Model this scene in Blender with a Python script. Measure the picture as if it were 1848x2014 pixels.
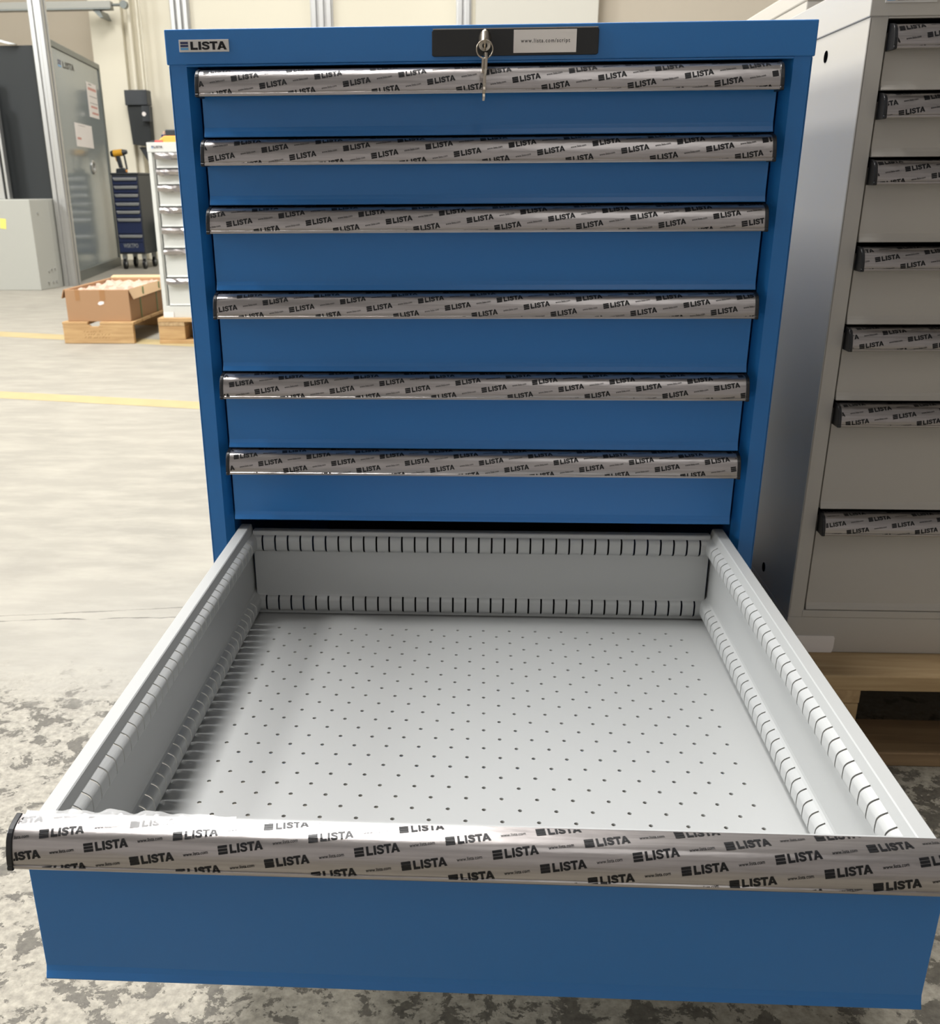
import bpy, bmesh, math, random
from mathutils import Vector, Matrix
random.seed(7)
SC = bpy.context.scene
for o in list(bpy.data.objects): bpy.data.objects.remove(o, do_unlink=True)
COL = SC.collection
W_PX, H_PX = 1848, 2014

# ------------------------------------------------------------------ camera
def make_camera():
    pitch, yaw, roll = math.radians(21.27), math.radians(-3.27), math.radians(-0.43)
    fwd = Vector((math.sin(yaw)*math.cos(pitch), math.cos(yaw)*math.cos(pitch), -math.sin(pitch)))
    right = Vector((math.cos(yaw), -math.sin(yaw), 0)); up = right.cross(fwd)
    r = right*math.cos(roll) + up*math.sin(roll); u = -right*math.sin(roll) + up*math.cos(roll)
    cam = bpy.data.cameras.new('camera'); o = bpy.data.objects.new('camera', cam); COL.objects.link(o)
    m = Matrix((r, u, -fwd)).transposed().to_4x4(); m.translation = Vector((-0.00122, -1.23016, 0.80318)); o.matrix_world = m
    cam.sensor_fit = 'HORIZONTAL'; cam.sensor_width = 36.0; cam.lens = 1950.02/W_PX*36.0
    cam.shift_x = (W_PX/2 - 835.01)/W_PX; cam.shift_y = (1120.26 - H_PX/2)/W_PX
    cam.clip_start = 0.02; cam.clip_end = 100
    cam.dof.use_dof = True; cam.dof.focus_distance = 0.85; cam.dof.aperture_fstop = 23.0
    SC.camera = o
make_camera()

# ------------------------------------------------------------------ light and exposure
SC.view_settings.view_transform = 'Standard'; SC.view_settings.look = 'None'
SC.view_settings.gamma = 1.0; SC.view_settings.use_curve_mapping = False
SC.view_settings.exposure = 0.38
world = bpy.data.worlds.new('world'); SC.world = world; world.use_nodes = True
world.node_tree.nodes['Background'].inputs[0].default_value = (0.85, 0.92, 1.0, 1)
world.node_tree.nodes['Background'].inputs[1].default_value = 0.35

def area(name, loc, rot, sx, sy, power, color):
    L = bpy.data.lights.new(name, 'AREA'); L.shape = 'RECTANGLE'; L.size = sx; L.size_y = sy; L.energy = power; L.color = color
    o = bpy.data.objects.new(name, L); COL.objects.link(o); o.location = loc; o.rotation_euler = rot
    return o
CEIL = 6.5
# daylight through the roof lights (strips that run along the hall) and the high windows of the left wall, plus one added fill at the rear
area('roof_and_fill_light', (-1.5, 2.4, CEIL-0.05), (0, 0, 0), 1.5, 6.0, 680, (1.0, 0.985, 0.965))
for yy, pw in ((-0.35, 230), (3.4, 60), (7.2, 60)):
    area('roof_and_fill_light', (-5.4, yy, CEIL-0.05), (0, 0, 0), 1.3, 1.3, pw, (1.0, 0.985, 0.965))
area('roof_and_fill_light', (2.2, 7.4, CEIL-0.05), (0, 0, 0), 8.0, 1.5, 190, (1.0, 0.98, 0.95))
area('roof_and_fill_light', (1.2, -5.6, CEIL-0.05), (0, 0, 0), 1.5, 4.5, 38, (1.0, 0.985, 0.965))  # unseen fill behind the camera, added to brighten the cabinet fronts
area('window_light', (-8.9, -0.2, 4.4), (0, math.radians(-90), 0), 2.6, 3.2, 460, (0.93, 0.97, 1.0))

# ------------------------------------------------------------------ materials
def lin(c): return tuple((v/255/12.92 if v/255 <= 0.04045 else ((v/255+0.055)/1.055)**2.4) for v in c)
def new_mat(name):
    m = bpy.data.materials.new(name); m.use_nodes = True
    return m, m.node_tree, m.node_tree.nodes['Principled BSDF']
def pbr(name, rgb, rough=0.5, metal=0.0, coat=0.0, bump=0.0, bscale=200, spec=None, var=0.0, vscale=4.0, lin_rgb=False):
    m, nt, b = new_mat(name)
    c = rgb if lin_rgb else lin(rgb)
    b.inputs['Base Color'].default_value = (*c, 1); b.inputs['Roughness'].default_value = rough; b.inputs['Metallic'].default_value = metal
    b.inputs['Coat Weight'].default_value = coat; b.inputs['Coat Roughness'].default_value = 0.08
    if spec is not None: b.inputs['Specular IOR Level'].default_value = spec
    tc = nt.nodes.new('ShaderNodeTexCoord')
    if bump:
        n = nt.nodes.new('ShaderNodeTexNoise'); n.inputs['Scale'].default_value = bscale; n.inputs['Detail'].default_value = 2
        nt.links.new(tc.outputs['Object'], n.inputs['Vector'])
        bp = nt.nodes.new('ShaderNodeBump'); bp.inputs['Strength'].default_value = bump; bp.inputs['Distance'].default_value = 0.0006
        nt.links.new(n.outputs['Fac'], bp.inputs['Height']); nt.links.new(bp.outputs['Normal'], b.inputs['Normal'])
    if var:
        n = nt.nodes.new('ShaderNodeTexNoise'); n.inputs['Scale'].default_value = vscale; n.inputs['Detail'].default_value = 4
        nt.links.new(tc.outputs['Object'], n.inputs['Vector'])
        mx = nt.nodes.new('ShaderNodeMix'); mx.data_type = 'RGBA'
        nt.links.new(n.outputs['Fac'], mx.inputs['Factor'])
        mx.inputs[6].default_value = (*[v*(1-var) for v in c], 1); mx.inputs[7].default_value = (*[min(1, v*(1+var)) for v in c], 1)
        nt.links.new(mx.outputs[2], b.inputs['Base Color'])
    return m
def wood(name, c1, c2, axis=0, scale=6.0):
    m, nt, b = new_mat(name); b.inputs['Roughness'].default_value = 0.75
    tc = nt.nodes.new('ShaderNodeTexCoord'); mp = nt.nodes.new('ShaderNodeMapping')
    s = [scale*6]*3; s[axis] = scale*0.5; mp.inputs['Scale'].default_value = s
    nt.links.new(tc.outputs['Object'], mp.inputs['Vector'])
    n = nt.nodes.new('ShaderNodeTexNoise'); n.inputs['Scale'].default_value = 1.6; n.inputs['Detail'].default_value = 6; n.inputs['Distortion'].default_value = 0.6
    nt.links.new(mp.outputs['Vector'], n.inputs['Vector'])
    r = nt.nodes.new('ShaderNodeValToRGB'); r.color_ramp.elements[0].position = 0.3; r.color_ramp.elements[1].position = 0.7
    r.color_ramp.elements[0].color = (*lin(c1), 1); r.color_ramp.elements[1].color = (*lin(c2), 1)
    nt.links.new(n.outputs['Fac'], r.inputs['Fac'])
    kn = nt.nodes.new('ShaderNodeTexVoronoi'); kn.inputs['Scale'].default_value = 4.5; nt.links.new(tc.outputs['Object'], kn.inputs['Vector'])
    kr = nt.nodes.new('ShaderNodeValToRGB'); kr.color_ramp.elements[0].position = 0.03; kr.color_ramp.elements[1].position = 0.075
    kr.color_ramp.elements[0].color = (0.35, 0.26, 0.2, 1); kr.color_ramp.elements[1].color = (1, 1, 1, 1)
    nt.links.new(kn.outputs['Distance'], kr.inputs['Fac'])
    mx = nt.nodes.new('ShaderNodeMix'); mx.data_type = 'RGBA'; mx.blend_type = 'MULTIPLY'; mx.inputs['Factor'].default_value = 1
    nt.links.new(r.outputs['Color'], mx.inputs[6]); nt.links.new(kr.outputs['Color'], mx.inputs[7]); nt.links.new(mx.outputs[2], b.inputs['Base Color'])
    bp = nt.nodes.new('ShaderNodeBump'); bp.inputs['Strength'].default_value = 0.25; bp.inputs['Distance'].default_value = 0.002
    nt.links.new(n.outputs['Fac'], bp.inputs['Height']); nt.links.new(bp.outputs['Normal'], b.inputs['Normal'])
    return m
M = {}
M['blue'] = pbr('blue_powder_coat', (38, 114, 184), 0.32, bump=0.05, bscale=900)
M['grey'] = pbr('light_grey_powder_coat', (186, 181, 173), 0.28, bump=0.04, bscale=900)
M['drawer'] = pbr('drawer_grey_paint', (168, 169, 168), 0.40, bump=0.05, bscale=700)
M['white'] = pbr('white_powder_coat', (206, 207, 201), 0.4)
M['black'] = pbr('black_plastic', (18, 19, 22), 0.35)
M['lockblack'] = pbr('black_lock_plate', (26, 27, 28), 0.4)
M['steel'] = pbr('nickel_steel', (176, 166, 152), 0.28, metal=1.0)
M['alu'] = pbr('aluminium', (190, 190, 188), 0.35, metal=0.85)
M['silver'] = pbr('silver_badge', (206, 203, 200), 0.4, metal=0.15)
M['ink'] = pbr('black_print', (10, 10, 13), 0.45, coat=0.08, spec=0.3)
M['ink_blue'] = pbr('dark_blue_print', (24, 36, 84), 0.4)
M['ink_sky'] = pbr('sky_blue_print', (96, 160, 210), 0.4)
M['ink_grey'] = pbr('grey_print', (70, 66, 66), 0.5)
M['paper'] = pbr('white_paper', (232, 226, 222), 0.7)
M['hole'] = pbr('deep_hole', (6, 6, 7), 1.0, spec=0.0)
M['dark'] = pbr('dark_interior', (30, 31, 33), 0.6)
M['wood'] = wood('pallet_wood', (166, 138, 98), (196, 170, 130), 0)
M['wood_y'] = wood('pallet_wood_crosswise', (160, 132, 94), (192, 164, 124), 1)
M['wood_old'] = wood('weathered_pallet_wood', (126, 102, 74), (160, 134, 100), 0)
M['wood_warm'] = wood('warm_pallet_wood', (170, 134, 90), (196, 162, 114), 0)
M['card'] = pbr('cardboard', (164, 128, 94), 0.85, var=0.06)
M['card_light'] = pbr('cardboard_inner', (190, 160, 124), 0.85, var=0.06)
M['strap'] = pbr('green_strap', (92, 118, 70), 0.5)
M['tape'] = pbr('packing_tape', (160, 118, 78), 0.3)
M['pink'] = pbr('pink_film', (186, 158, 140), 0.5, var=0.25, vscale=30)
M['navy'] = pbr('navy_trolley', (34, 44, 76), 0.4)
M['charcoal'] = pbr('charcoal_trolley', (44, 48, 52), 0.45)
M['yellow'] = pbr('tool_yellow', (214, 158, 40), 0.45)
M['orange'] = pbr('tool_orange', (236, 158, 72), 0.5)
M['red'] = pbr('tool_red', (176, 60, 54), 0.5)
M['green'] = pbr('dark_green_bin', (66, 80, 66), 0.5)
M['machine'] = pbr('machine_grey', (168, 168, 160), 0.5)
M['machine_side'] = M['machine']
M['anthracite'] = pbr('anthracite_panel', (30, 34, 35), 0.6)
M['door'] = pbr('door_blue_grey', (132, 142, 144), 0.22, coat=0.4)
M['door_frame'] = pbr('door_frame_grey', (112, 116, 112), 0.35, metal=0.4)
M['note'] = pbr('yellow_note', (226, 214, 110), 0.7)
M['wall'] = pbr('cream_wall', (222, 216, 197), 0.8, var=0.03, vscale=0.7)
M['wall_plain'] = pbr('plain_white_wall', (206, 203, 204), 0.8)
M['wall_dim'] = pbr('dim_wall', (128, 126, 124), 0.8)
M['wall_tan_and_shade'] = pbr('tan_and_shaded_wall', (190, 180, 163), 0.8, var=0.03, vscale=0.7)  # tan wall colour, also used for the shade of the left recess
M['panel_white'] = pbr('off_white_partition', (204, 201, 190), 0.6)
M['ceiling'] = pbr('ceiling_grey', (152, 150, 150), 0.9)
M['line'] = pbr('worn_yellow_line_paint', (162, 146, 106), 0.7, var=0.15, vscale=9)

# aluminium bar under clear protective film: streaky, slightly wavy and glossy
def film_bar(name='film_covered_aluminium'):
    m, nt, b = new_mat(name)
    b.inputs['Metallic'].default_value = 0.9; b.inputs['Coat Weight'].default_value = 0.5; b.inputs['Coat Roughness'].default_value = 0.06
    tc = nt.nodes.new('ShaderNodeTexCoord'); mp = nt.nodes.new('ShaderNodeMapping'); mp.inputs['Scale'].default_value = (4, 160, 160)
    nt.links.new(tc.outputs['Object'], mp.inputs['Vector'])
    n = nt.nodes.new('ShaderNodeTexNoise'); n.inputs['Scale'].default_value = 3; n.inputs['Detail'].default_value = 5
    nt.links.new(mp.outputs['Vector'], n.inputs['Vector'])
    r = nt.nodes.new('ShaderNodeValToRGB'); r.color_ramp.elements[0].color = (*lin((138, 134, 133)), 1); r.color_ramp.elements[1].color = (*lin((184, 178, 176)), 1)
    nt.links.new(n.outputs['Fac'], r.inputs['Fac']); nt.links.new(r.outputs['Color'], b.inputs['Base Color'])
    b.inputs['Roughness'].default_value = 0.3
    n2 = nt.nodes.new('ShaderNodeTexNoise'); n2.inputs['Scale'].default_value = 60; n2.inputs['Detail'].default_value = 2
    mp2 = nt.nodes.new('ShaderNodeMapping'); mp2.inputs['Scale'].default_value = (0.6, 2.5, 2.5)
    nt.links.new(tc.outputs['Object'], mp2.inputs['Vector']); nt.links.new(mp2.outputs['Vector'], n2.inputs['Vector'])
    bp = nt.nodes.new('ShaderNodeBump'); bp.inputs['Strength'].default_value = 0.25; bp.inputs['Distance'].default_value = 0.0012
    nt.links.new(n2.outputs['Fac'], bp.inputs['Height']); nt.links.new(bp.outputs['Normal'], b.inputs['Normal'])
    return m
M['bar'] = film_bar()
def clear_film():
    m, nt, b = new_mat('clear_film')
    b.inputs['Base Color'].default_value = (0.9, 0.9, 0.9, 1); b.inputs['Roughness'].default_value = 0.08; b.inputs['Alpha'].default_value = 0.35
    return m
M['film'] = clear_film()

def floor_material():
    m, nt, b = new_mat('worn_concrete'); N = nt.nodes; Lk = nt.links
    tc = N.new('ShaderNodeTexCoord'); P = tc.outputs['Object']
    def noise(scale, detail=4, rough=0.5, vec=None, dist=0):
        n = N.new('ShaderNodeTexNoise'); n.inputs['Scale'].default_value = scale; n.inputs['Detail'].default_value = detail
        n.inputs['Roughness'].default_value = rough; n.inputs['Distortion'].default_value = dist
        Lk.new(vec or P, n.inputs['Vector']); return n.outputs['Fac']
    def ramp(v, a, c, ca=(0, 0, 0, 1), cb=(1, 1, 1, 1)):
        r = N.new('ShaderNodeValToRGB'); r.color_ramp.elements[0].position = a; r.color_ramp.elements[1].position = c
        r.color_ramp.elements[0].color = ca; r.color_ramp.elements[1].color = cb; Lk.new(v, r.inputs['Fac']); return r.outputs['Color']
    def mth(op, a, c=None, d=None):
        n = N.new('ShaderNodeMath'); n.operation = op
        for i, v in enumerate((a, c, d)):
            if v is None: continue
            if isinstance(v, (int, float)): n.inputs[i].default_value = v
            else: Lk.new(v, n.inputs[i])
        return n.outputs[0]
    def mix(f, a, c, mode='MIX'):
        n = N.new('ShaderNodeMix'); n.data_type = 'RGBA'; n.blend_type = mode
        for k, v in (('Factor', f), (6, a), (7, c)):
            if isinstance(v, (int, float)): n.inputs[k].default_value = v
            elif isinstance(v, tuple): n.inputs[k].default_value = v
            else: Lk.new(v, n.inputs[k])
        return n.outputs[2]
    sep = N.new('ShaderNodeSeparateXYZ'); Lk.new(P, sep.inputs[0]); X, Y = sep.outputs[0], sep.outputs[1]
    smooth = mix(ramp(noise(1.3, 6, 0.6, dist=0.4), 0.3, 0.7), (*lin((131, 127, 117)), 1), (*lin((144, 139, 128)), 1))
    mp = N.new('ShaderNodeMapping'); mp.inputs['Scale'].default_value = (1.6, 4.5, 1); mp.inputs['Rotation'].default_value = (0, 0, 0.2); Lk.new(P, mp.inputs['Vector'])
    smooth = mix(ramp(noise(3.0, 7, 0.65, mp.outputs['Vector']), 0.42, 0.72), smooth, (*lin((155, 150, 138)), 1))
    smooth = mix(mth('MULTIPLY', ramp(noise(2.1, 5, 0.6), 0.58, 0.75), 0.35), smooth, (*lin((99, 95, 89)), 1))
    # worn, speckled zone in the foreground
    light = mix(ramp(noise(90, 6, 0.7), 0.35, 0.65), (*lin((122, 117, 106)), 1), (*lin((160, 154, 140)), 1))
    dark = mix(ramp(noise(120, 5, 0.7), 0.35, 0.65), (*lin((74, 70, 62)), 1), (*lin((98, 93, 83)), 1))
    bl = mth('ADD', noise(24, 9, 0.72, dist=0.25), mth('MULTIPLY', mth('SUBTRACT', noise(2.3, 2), 0.5), 0.22))
    worn = mix(ramp(bl, 0.515, 0.535), light, dark)
    zone = mth('ADD', mth('MULTIPLY', Y, -1), mth('MULTIPLY', mth('SUBTRACT', noise(9, 6, 0.7), 0.5), 0.5))
    zm = ramp(zone, -0.30, 0.0)
    # blotches grow denser towards the worn end: thin the mask where the zone starts
    zone_mask = ramp(mth('ADD', zone, 0.35), 0.0, 0.2)
    part = ramp(mth('ADD', bl, mth('MULTIPLY', mth('SUBTRACT', zone_mask, 1.0), 0.12)), 0.515, 0.535)
    near = mix(part, light, dark)
    col = mix(zone_mask, smooth, near)
    # two fine cracks across the floor
    def crack(c, s, x0, w, ph):
        wob = mth('MULTIPLY', mth('SUBTRACT', noise(7 + ph, 6, 0.6), 0.5), 0.03)
        yy = mth('ADD', mth('MULTIPLY_ADD', mth('SUBTRACT', X, x0), s, c), wob)
        return mth('LESS_THAN', mth('ABSOLUTE', mth('SUBTRACT', Y, yy)), mth('MULTIPLY', ramp(noise(11 + ph), 0.35, 0.65), w))
    col = mix(mth('MULTIPLY', crack(0.541, 0.167, -0.955, 0.0028, 0), 0.6), col, (*lin((65, 61, 55)), 1))
    col = mix(mth('MULTIPLY', crack(0.519, 0.10, -0.945, 0.0034, 3), 0.75), col, (*lin((51, 46, 42)), 1))
    Lk.new(col, b.inputs['Base Color']); b.inputs['Roughness'].default_value = 0.62
    bp = N.new('ShaderNodeBump'); bp.inputs['Strength'].default_value = 0.25; bp.inputs['Distance'].default_value = 0.002
    Lk.new(mth('ADD', noise(60, 6, 0.7), mth('MULTIPLY', part, -0.4)), bp.inputs['Height']); Lk.new(bp.outputs['Normal'], b.inputs['Normal'])
    return m
M['floor'] = floor_material()

# ------------------------------------------------------------------ mesh helpers (all lengths in metres)
def box(bm, x0, x1, y0, y1, z0, z1):
    v = [bm.verts.new(p) for p in ((x0,y0,z0),(x1,y0,z0),(x1,y1,z0),(x0,y1,z0),(x0,y0,z1),(x1,y0,z1),(x1,y1,z1),(x0,y1,z1))]
    for f in ((3,2,1,0),(4,5,6,7),(0,1,5,4),(1,2,6,5),(2,3,7,6),(3,0,4,7)): bm.faces.new([v[i] for i in f])
def prism(bm, pts, axis, a, b):
    """closed outline pts (2-D) extruded along an axis from a to b; for 'x' pts are (y,z), 'y': (x,z), 'z': (x,y)"""
    def P(p, t): return {'x': (t, p[0], p[1]), 'y': (p[0], t, p[1]), 'z': (p[0], p[1], t)}[axis]
    A = [bm.verts.new(P(p, a)) for p in pts]; B = [bm.verts.new(P(p, b)) for p in pts]; n = len(pts)
    for i in range(n): bm.faces.new((A[i], A[(i+1) % n], B[(i+1) % n], B[i]))
    bm.faces.new(A); bm.faces.new(B[::-1])
def cyl(bm, p0, p1, r0, r1=None, n=20):
    r1 = r0 if r1 is None else r1
    p0, p1 = Vector(p0), Vector(p1); d = (p1-p0).normalized()
    a = d.orthogonal().normalized(); c = d.cross(a)
    A = [bm.verts.new(p0 + (a*math.cos(t)+c*math.sin(t))*r0) for t in [2*math.pi*i/n for i in range(n)]]
    B = [bm.verts.new(p1 + (a*math.cos(t)+c*math.sin(t))*r1) for t in [2*math.pi*i/n for i in range(n)]]
    for i in range(n): bm.faces.new((A[i], A[(i+1) % n], B[(i+1) % n], B[i]))
    bm.faces.new(A[::-1]); bm.faces.new(B)
def torus(bm, c, R, r, nrm=(0, 1, 0), n=36, k=8):
    c = Vector(c); nz = Vector(nrm).normalized(); a = nz.orthogonal().normalized(); b = nz.cross(a); rings = []
    for i in range(n):
        t = 2*math.pi*i/n; rad = a*math.cos(t)+b*math.sin(t)
        rings.append([bm.verts.new(c + rad*(R + r*math.cos(s)) + nz*r*math.sin(s)) for s in [2*math.pi*j/k for j in range(k)]])
    for i in range(n):
        for j in range(k):
            bm.faces.new((rings[i][j], rings[(i+1) % n][j], rings[(i+1) % n][(j+1) % k], rings[i][(j+1) % k]))
def obj(name, bm, mat, parent=None, loc=(0, 0, 0), smooth=None, bevel=0.0, solid=0.0):
    bmesh.ops.recalc_face_normals(bm, faces=bm.faces)
    me = bpy.data.meshes.new(name); bm.to_mesh(me); bm.free()
    if smooth:
        me.polygons.foreach_set('use_smooth', [True]*len(me.polygons)); me.set_sharp_from_angle(angle=math.radians(smooth))
    o = bpy.data.objects.new(name, me); COL.objects.link(o); o.location = loc
    if mat: me.materials.append(M[mat] if isinstance(mat, str) else mat)
    if parent: o.parent = parent
    if solid:
        s = o.modifiers.new('thickness', 'SOLIDIFY'); s.thickness = solid; s.offset = 0
    if bevel:
        b = o.modifiers.new('bevel', 'BEVEL'); b.width = bevel; b.segments = 2; b.limit_method = 'ANGLE'; b.angle_limit = math.radians(40)
    return o
def boxobj(name, b6, mat, parent=None, bevel=0.0, loc=(0, 0, 0)):
    bm = bmesh.new(); box(bm, *b6); return obj(name, bm, mat, parent, loc, bevel=bevel)
def tag(o, label, cat, group=None):
    o['label'] = label; o['category'] = cat
    if group: o['group'] = group
    return o
def thing(name, label, cat, loc=(0, 0, 0), rotz=0.0, group=None):
    o = bpy.data.objects.new(name, None); COL.objects.link(o); o.location = loc; o.rotation_euler = (0, 0, rotz); o.empty_display_size = 0.05
    return tag(o, label, cat, group)
def struct(o): o['kind'] = 'structure'; return o

# ------------------------------------------------------------------ lettering as polygons
def stroke(pts, w):
    out = []; n = len(pts); L = []; R = []
    for i, p in enumerate(pts):
        a = Vector(pts[max(0, i-1)]); c = Vector(pts[min(n-1, i+1)]); d = (c-a).normalized(); nn = Vector((-d.y, d.x))
        L.append(Vector(p)+nn*w/2); R.append(Vector(p)-nn*w/2)
    for i in range(n-1): out.append([tuple(R[i]), tuple(R[i+1]), tuple(L[i+1]), tuple(L[i])])
    return out
def rect(x0, x1, y0, y1): return [[(x0, y0), (x1, y0), (x1, y1), (x0, y1)]]
def lista_letters():
    P = []; x = 0
    def put(polys, adv):
        nonlocal x
        P.extend([[(a+x, b) for a, b in q] for q in polys]); x += adv
    t = 0.265
    put(rect(0, t, 0, 1) + rect(t, .72, 0, t), .80)
    put(rect(0, t, 0, 1), .32)
    s = [(.70,.68),(.66,.80),(.55,.87),(.40,.89),(.24,.865),(.145,.77),(.17,.64),(.36,.55),(.54,.475),(.66,.38),(.67,.24),(.57,.14),(.42,.11),(.24,.125),(.13,.21),(.105,.33)]
    put(stroke(s, .235), .80)
    put(rect(0, .78, 1-.24, 1) + rect(.39-t/2, .39+t/2, 0, 1-.24), .72)
    put([[(0, 0), (.28, 0), (.60, 1), (.34, 1)], [(.68, 0), (.96, 0), (.60, 1), (.47, .62)], [(.22, .2), (.75, .2), (.69, .37), (.28, .37)]], .96)
    return P, x
LISTA, LISTA_W = lista_letters()
BARS = [rect(0, 1.08, .70, 1)[0], rect(0, 1.08, .35, .65)[0], rect(0, 1.08, 0, .30)[0]]
def font_polys(text, bold=0.0, space=1.0):
    cu = bpy.data.curves.new('t', 'FONT'); cu.body = text; cu.size = 1; cu.offset = bold; cu.resolution_u = 3; cu.space_character = space
    o = bpy.data.objects.new('t', cu); COL.objects.link(o)
    dg = bpy.context.evaluated_depsgraph_get(); ev = o.evaluated_get(dg); me = ev.to_mesh()
    P = [[(me.vertices[i].co.x, me.vertices[i].co.y) for i in p.vertices] for p in me.polygons]
    ev.to_mesh_clear(); bpy.data.objects.remove(o); bpy.data.curves.remove(cu)
    xs = [a for q in P for a, b in q]; ys = [b for q in P for a, b in q]; x0, x1, y0, y1 = min(xs), max(xs), min(ys), max(ys)
    return [[((a-x0)/(x1-x0), (b-y0)/(y1-y0)) for a, b in q] for q in P]      # normalised to the unit square
WWW = font_polys('www.lista.com', 0.01)
def flat_print(name, polys, origin, ex, ey, mat, parent):
    """polygons laid on a plane: origin + a*ex + b*ey"""
    bm = bmesh.new(); o, ex, ey = Vector(origin), Vector(ex), Vector(ey)
    for q in polys:
        try: bm.faces.new([bm.verts.new(o + ex*a + ey*b) for a, b in q])
        except ValueError: pass
    return obj(name, bm, mat, parent)
def logo_badge(parent, x0, z0, w, h, y, name='logo_badge', lay=0.0006):
    """silver badge facing -Y with three bars and the word"""
    bm = bmesh.new(); box(bm, x0, x0+w, y, y+0.001, z0, z0+h)
    bd = obj(name, bm, 'silver', parent, bevel=0.0004)
    s = h*0.66; zb = z0+h*0.17; yy = y-lay*0.3
    bx = x0+w*0.03; bw = w*0.155
    for k, (mt) in enumerate(('ink_sky', 'ink_blue', 'ink_blue')):
        flat_print('logo_bar', rect(0, 1, 0, 1), (bx, yy, zb+s*(0.36*k)), (bw, 0, 0), (0, 0, s*0.27), mt, bd)
    lx = bx+bw+w*0.045; lw = x0+w*0.955-lx
    flat_print('logo_lettering', LISTA, (lx, yy, zb), (lw/LISTA_W, 0, 0), (0, 0, s), 'ink', bd)
    return bd

# ------------------------------------------------------------------ film-wrapped grip bar
PROF = [(-21.2,0),(-24.0,0.3),(-24.5,1.2),(-24.5,3.0),(-23.6,3.7),(-23.9,5.2),(-22.8,12),(-21.4,16),(-19.8,20),(-18.3,22.4),(-16.5,24.4),(-14.2,26.0),(-11,27.1),(-7,28),(0,28.8)]
PROF = [(a/1000, b/1000) for a, b in PROF]
ARC = [0.0]
for i in range(1, len(PROF)): ARC.append(ARC[-1] + math.dist(PROF[i], PROF[i-1]))
def on_profile(v, off):
    i = 0
    while i < len(ARC)-2 and v > ARC[i+1]: i += 1
    t = (v-ARC[i])/(ARC[i+1]-ARC[i]); a, b = PROF[i], PROF[i+1]
    ty, tz = b[0]-a[0], b[1]-a[1]; l = math.hypot(ty, tz)
    return a[0]+ty*t - tz/l*off, a[1]+tz*t + ty/l*off
def film_print(length, u0, v0, parent, y, z):
    """rows of lettering that climb along the bar, bent over its profile; u from the bar's left end, v along the profile"""
    bm = bmesh.new(); ang = math.atan2(9.5, 61.4); ca, sa = math.cos(ang), math.sin(ang)
    vmin, vmax = 0.0056, ARC[-1]-0.001
    def item(polys, ou, ov, sx, sy):
        for q in polys:
            pts = [(ou + a*sx*ca - b*sy*sa, ov + a*sx*sa + b*sy*ca) for a, b in q]
            bm.faces.new([bm.verts.new((u, v, 0)) for u, v in pts])
    h = 0.0061; sx = 0.00635
    for i in range(-16, 30):
        for j in range(-14, 26):
            u = u0 + i*0.0614 + j*0.032; v = v0 + 0.0012 + i*0.0095 - j*0.0085
            if u < -0.06 or u > length+0.01 or v < -0.012 or v > ARC[-1]+0.012: continue
            ou, ov = u + sa*h/2, v - ca*h/2
            item(BARS, ou, ov, sx*0.95, h)
            item(LISTA, ou + 1.28*sx*ca, ov + 1.28*sx*sa, sx, h)
            item(WWW, ou + 0.0376*ca - .0012*sa, ov + 0.0376*sa + .0018, 0.0172, 0.0024)
    def cut(co, no, outer=False):
        bmesh.ops.bisect_plane(bm, geom=bm.verts[:]+bm.edges[:]+bm.faces[:], dist=1e-7, plane_co=co, plane_no=no, clear_outer=outer)
    cut((0, vmin, 0), (0, -1, 0), True); cut((0, vmax, 0), (0, 1, 0), True)
    cut((0.0006, 0, 0), (-1, 0, 0), True); cut((length-0.0006, 0, 0), (1, 0, 0), True)
    for a in ARC:
        if vmin < a < vmax: cut((0, a, 0), (0, 1, 0))
    for vt in bm.verts:
        yy, zz = on_profile(vt.co.y, 0.0003); vt.co = (vt.co.x - length/2, y+yy, z+zz)
    return obj('protective_film_print', bm, 'ink', parent)
def grip_bar(parent, length, y, z, u0, v0, dist_print=True, length_cap=0.0042):
    bm = bmesh.new(); pts = [(y+a, z+b) for a, b in PROF] + [(y, z+0.004), (y-0.018, z+0.003), (y-0.0185, z+0.0005)]
    prism(bm, pts, 'x', -length/2, length/2)
    obj('grip_bar', bm, 'bar', parent, smooth=28)
    for s in (-1, 1):
        bm = bmesh.new(); c = (y-0.011, z+0.013)
        pts2 = [(c[0]+(py-c[0])*1.07 - 0.0004, c[1]+(pz-c[1])*1.06) for py, pz in pts[:len(PROF)]] + [(y+0.0005, z-0.0005)]
        x0, x1 = sorted((s*length/2, s*(length/2+length_cap)))
        prism(bm, pts2, 'x', x0, x1); obj('end_cap', bm, 'black', parent, bevel=0.0008)
    if dist_print: film_print(length, u0, v0, parent, y, z)
def front_plate(name, w, zb, zt, y, mat, parent, loc=(0, 0, 0)):
    """drawer front: flat face, lower edge flared forward, folded returns"""
    bm = bmesh.new()
    pts = [(y, zt), (y, zb+0.0105), (y-0.0006, zb+0.0085), (y-0.0012, zb+0.0062), (y-0.0034, zb+0.0012), (y-0.0034, zb), (y+0.002, zb), (y+0.010, zb+0.001), (y+0.010, zt)]
    prism(bm, pts, 'x', -w/2, w/2)
    return obj(name, bm, mat, parent, loc, bevel=0.0006)

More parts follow.
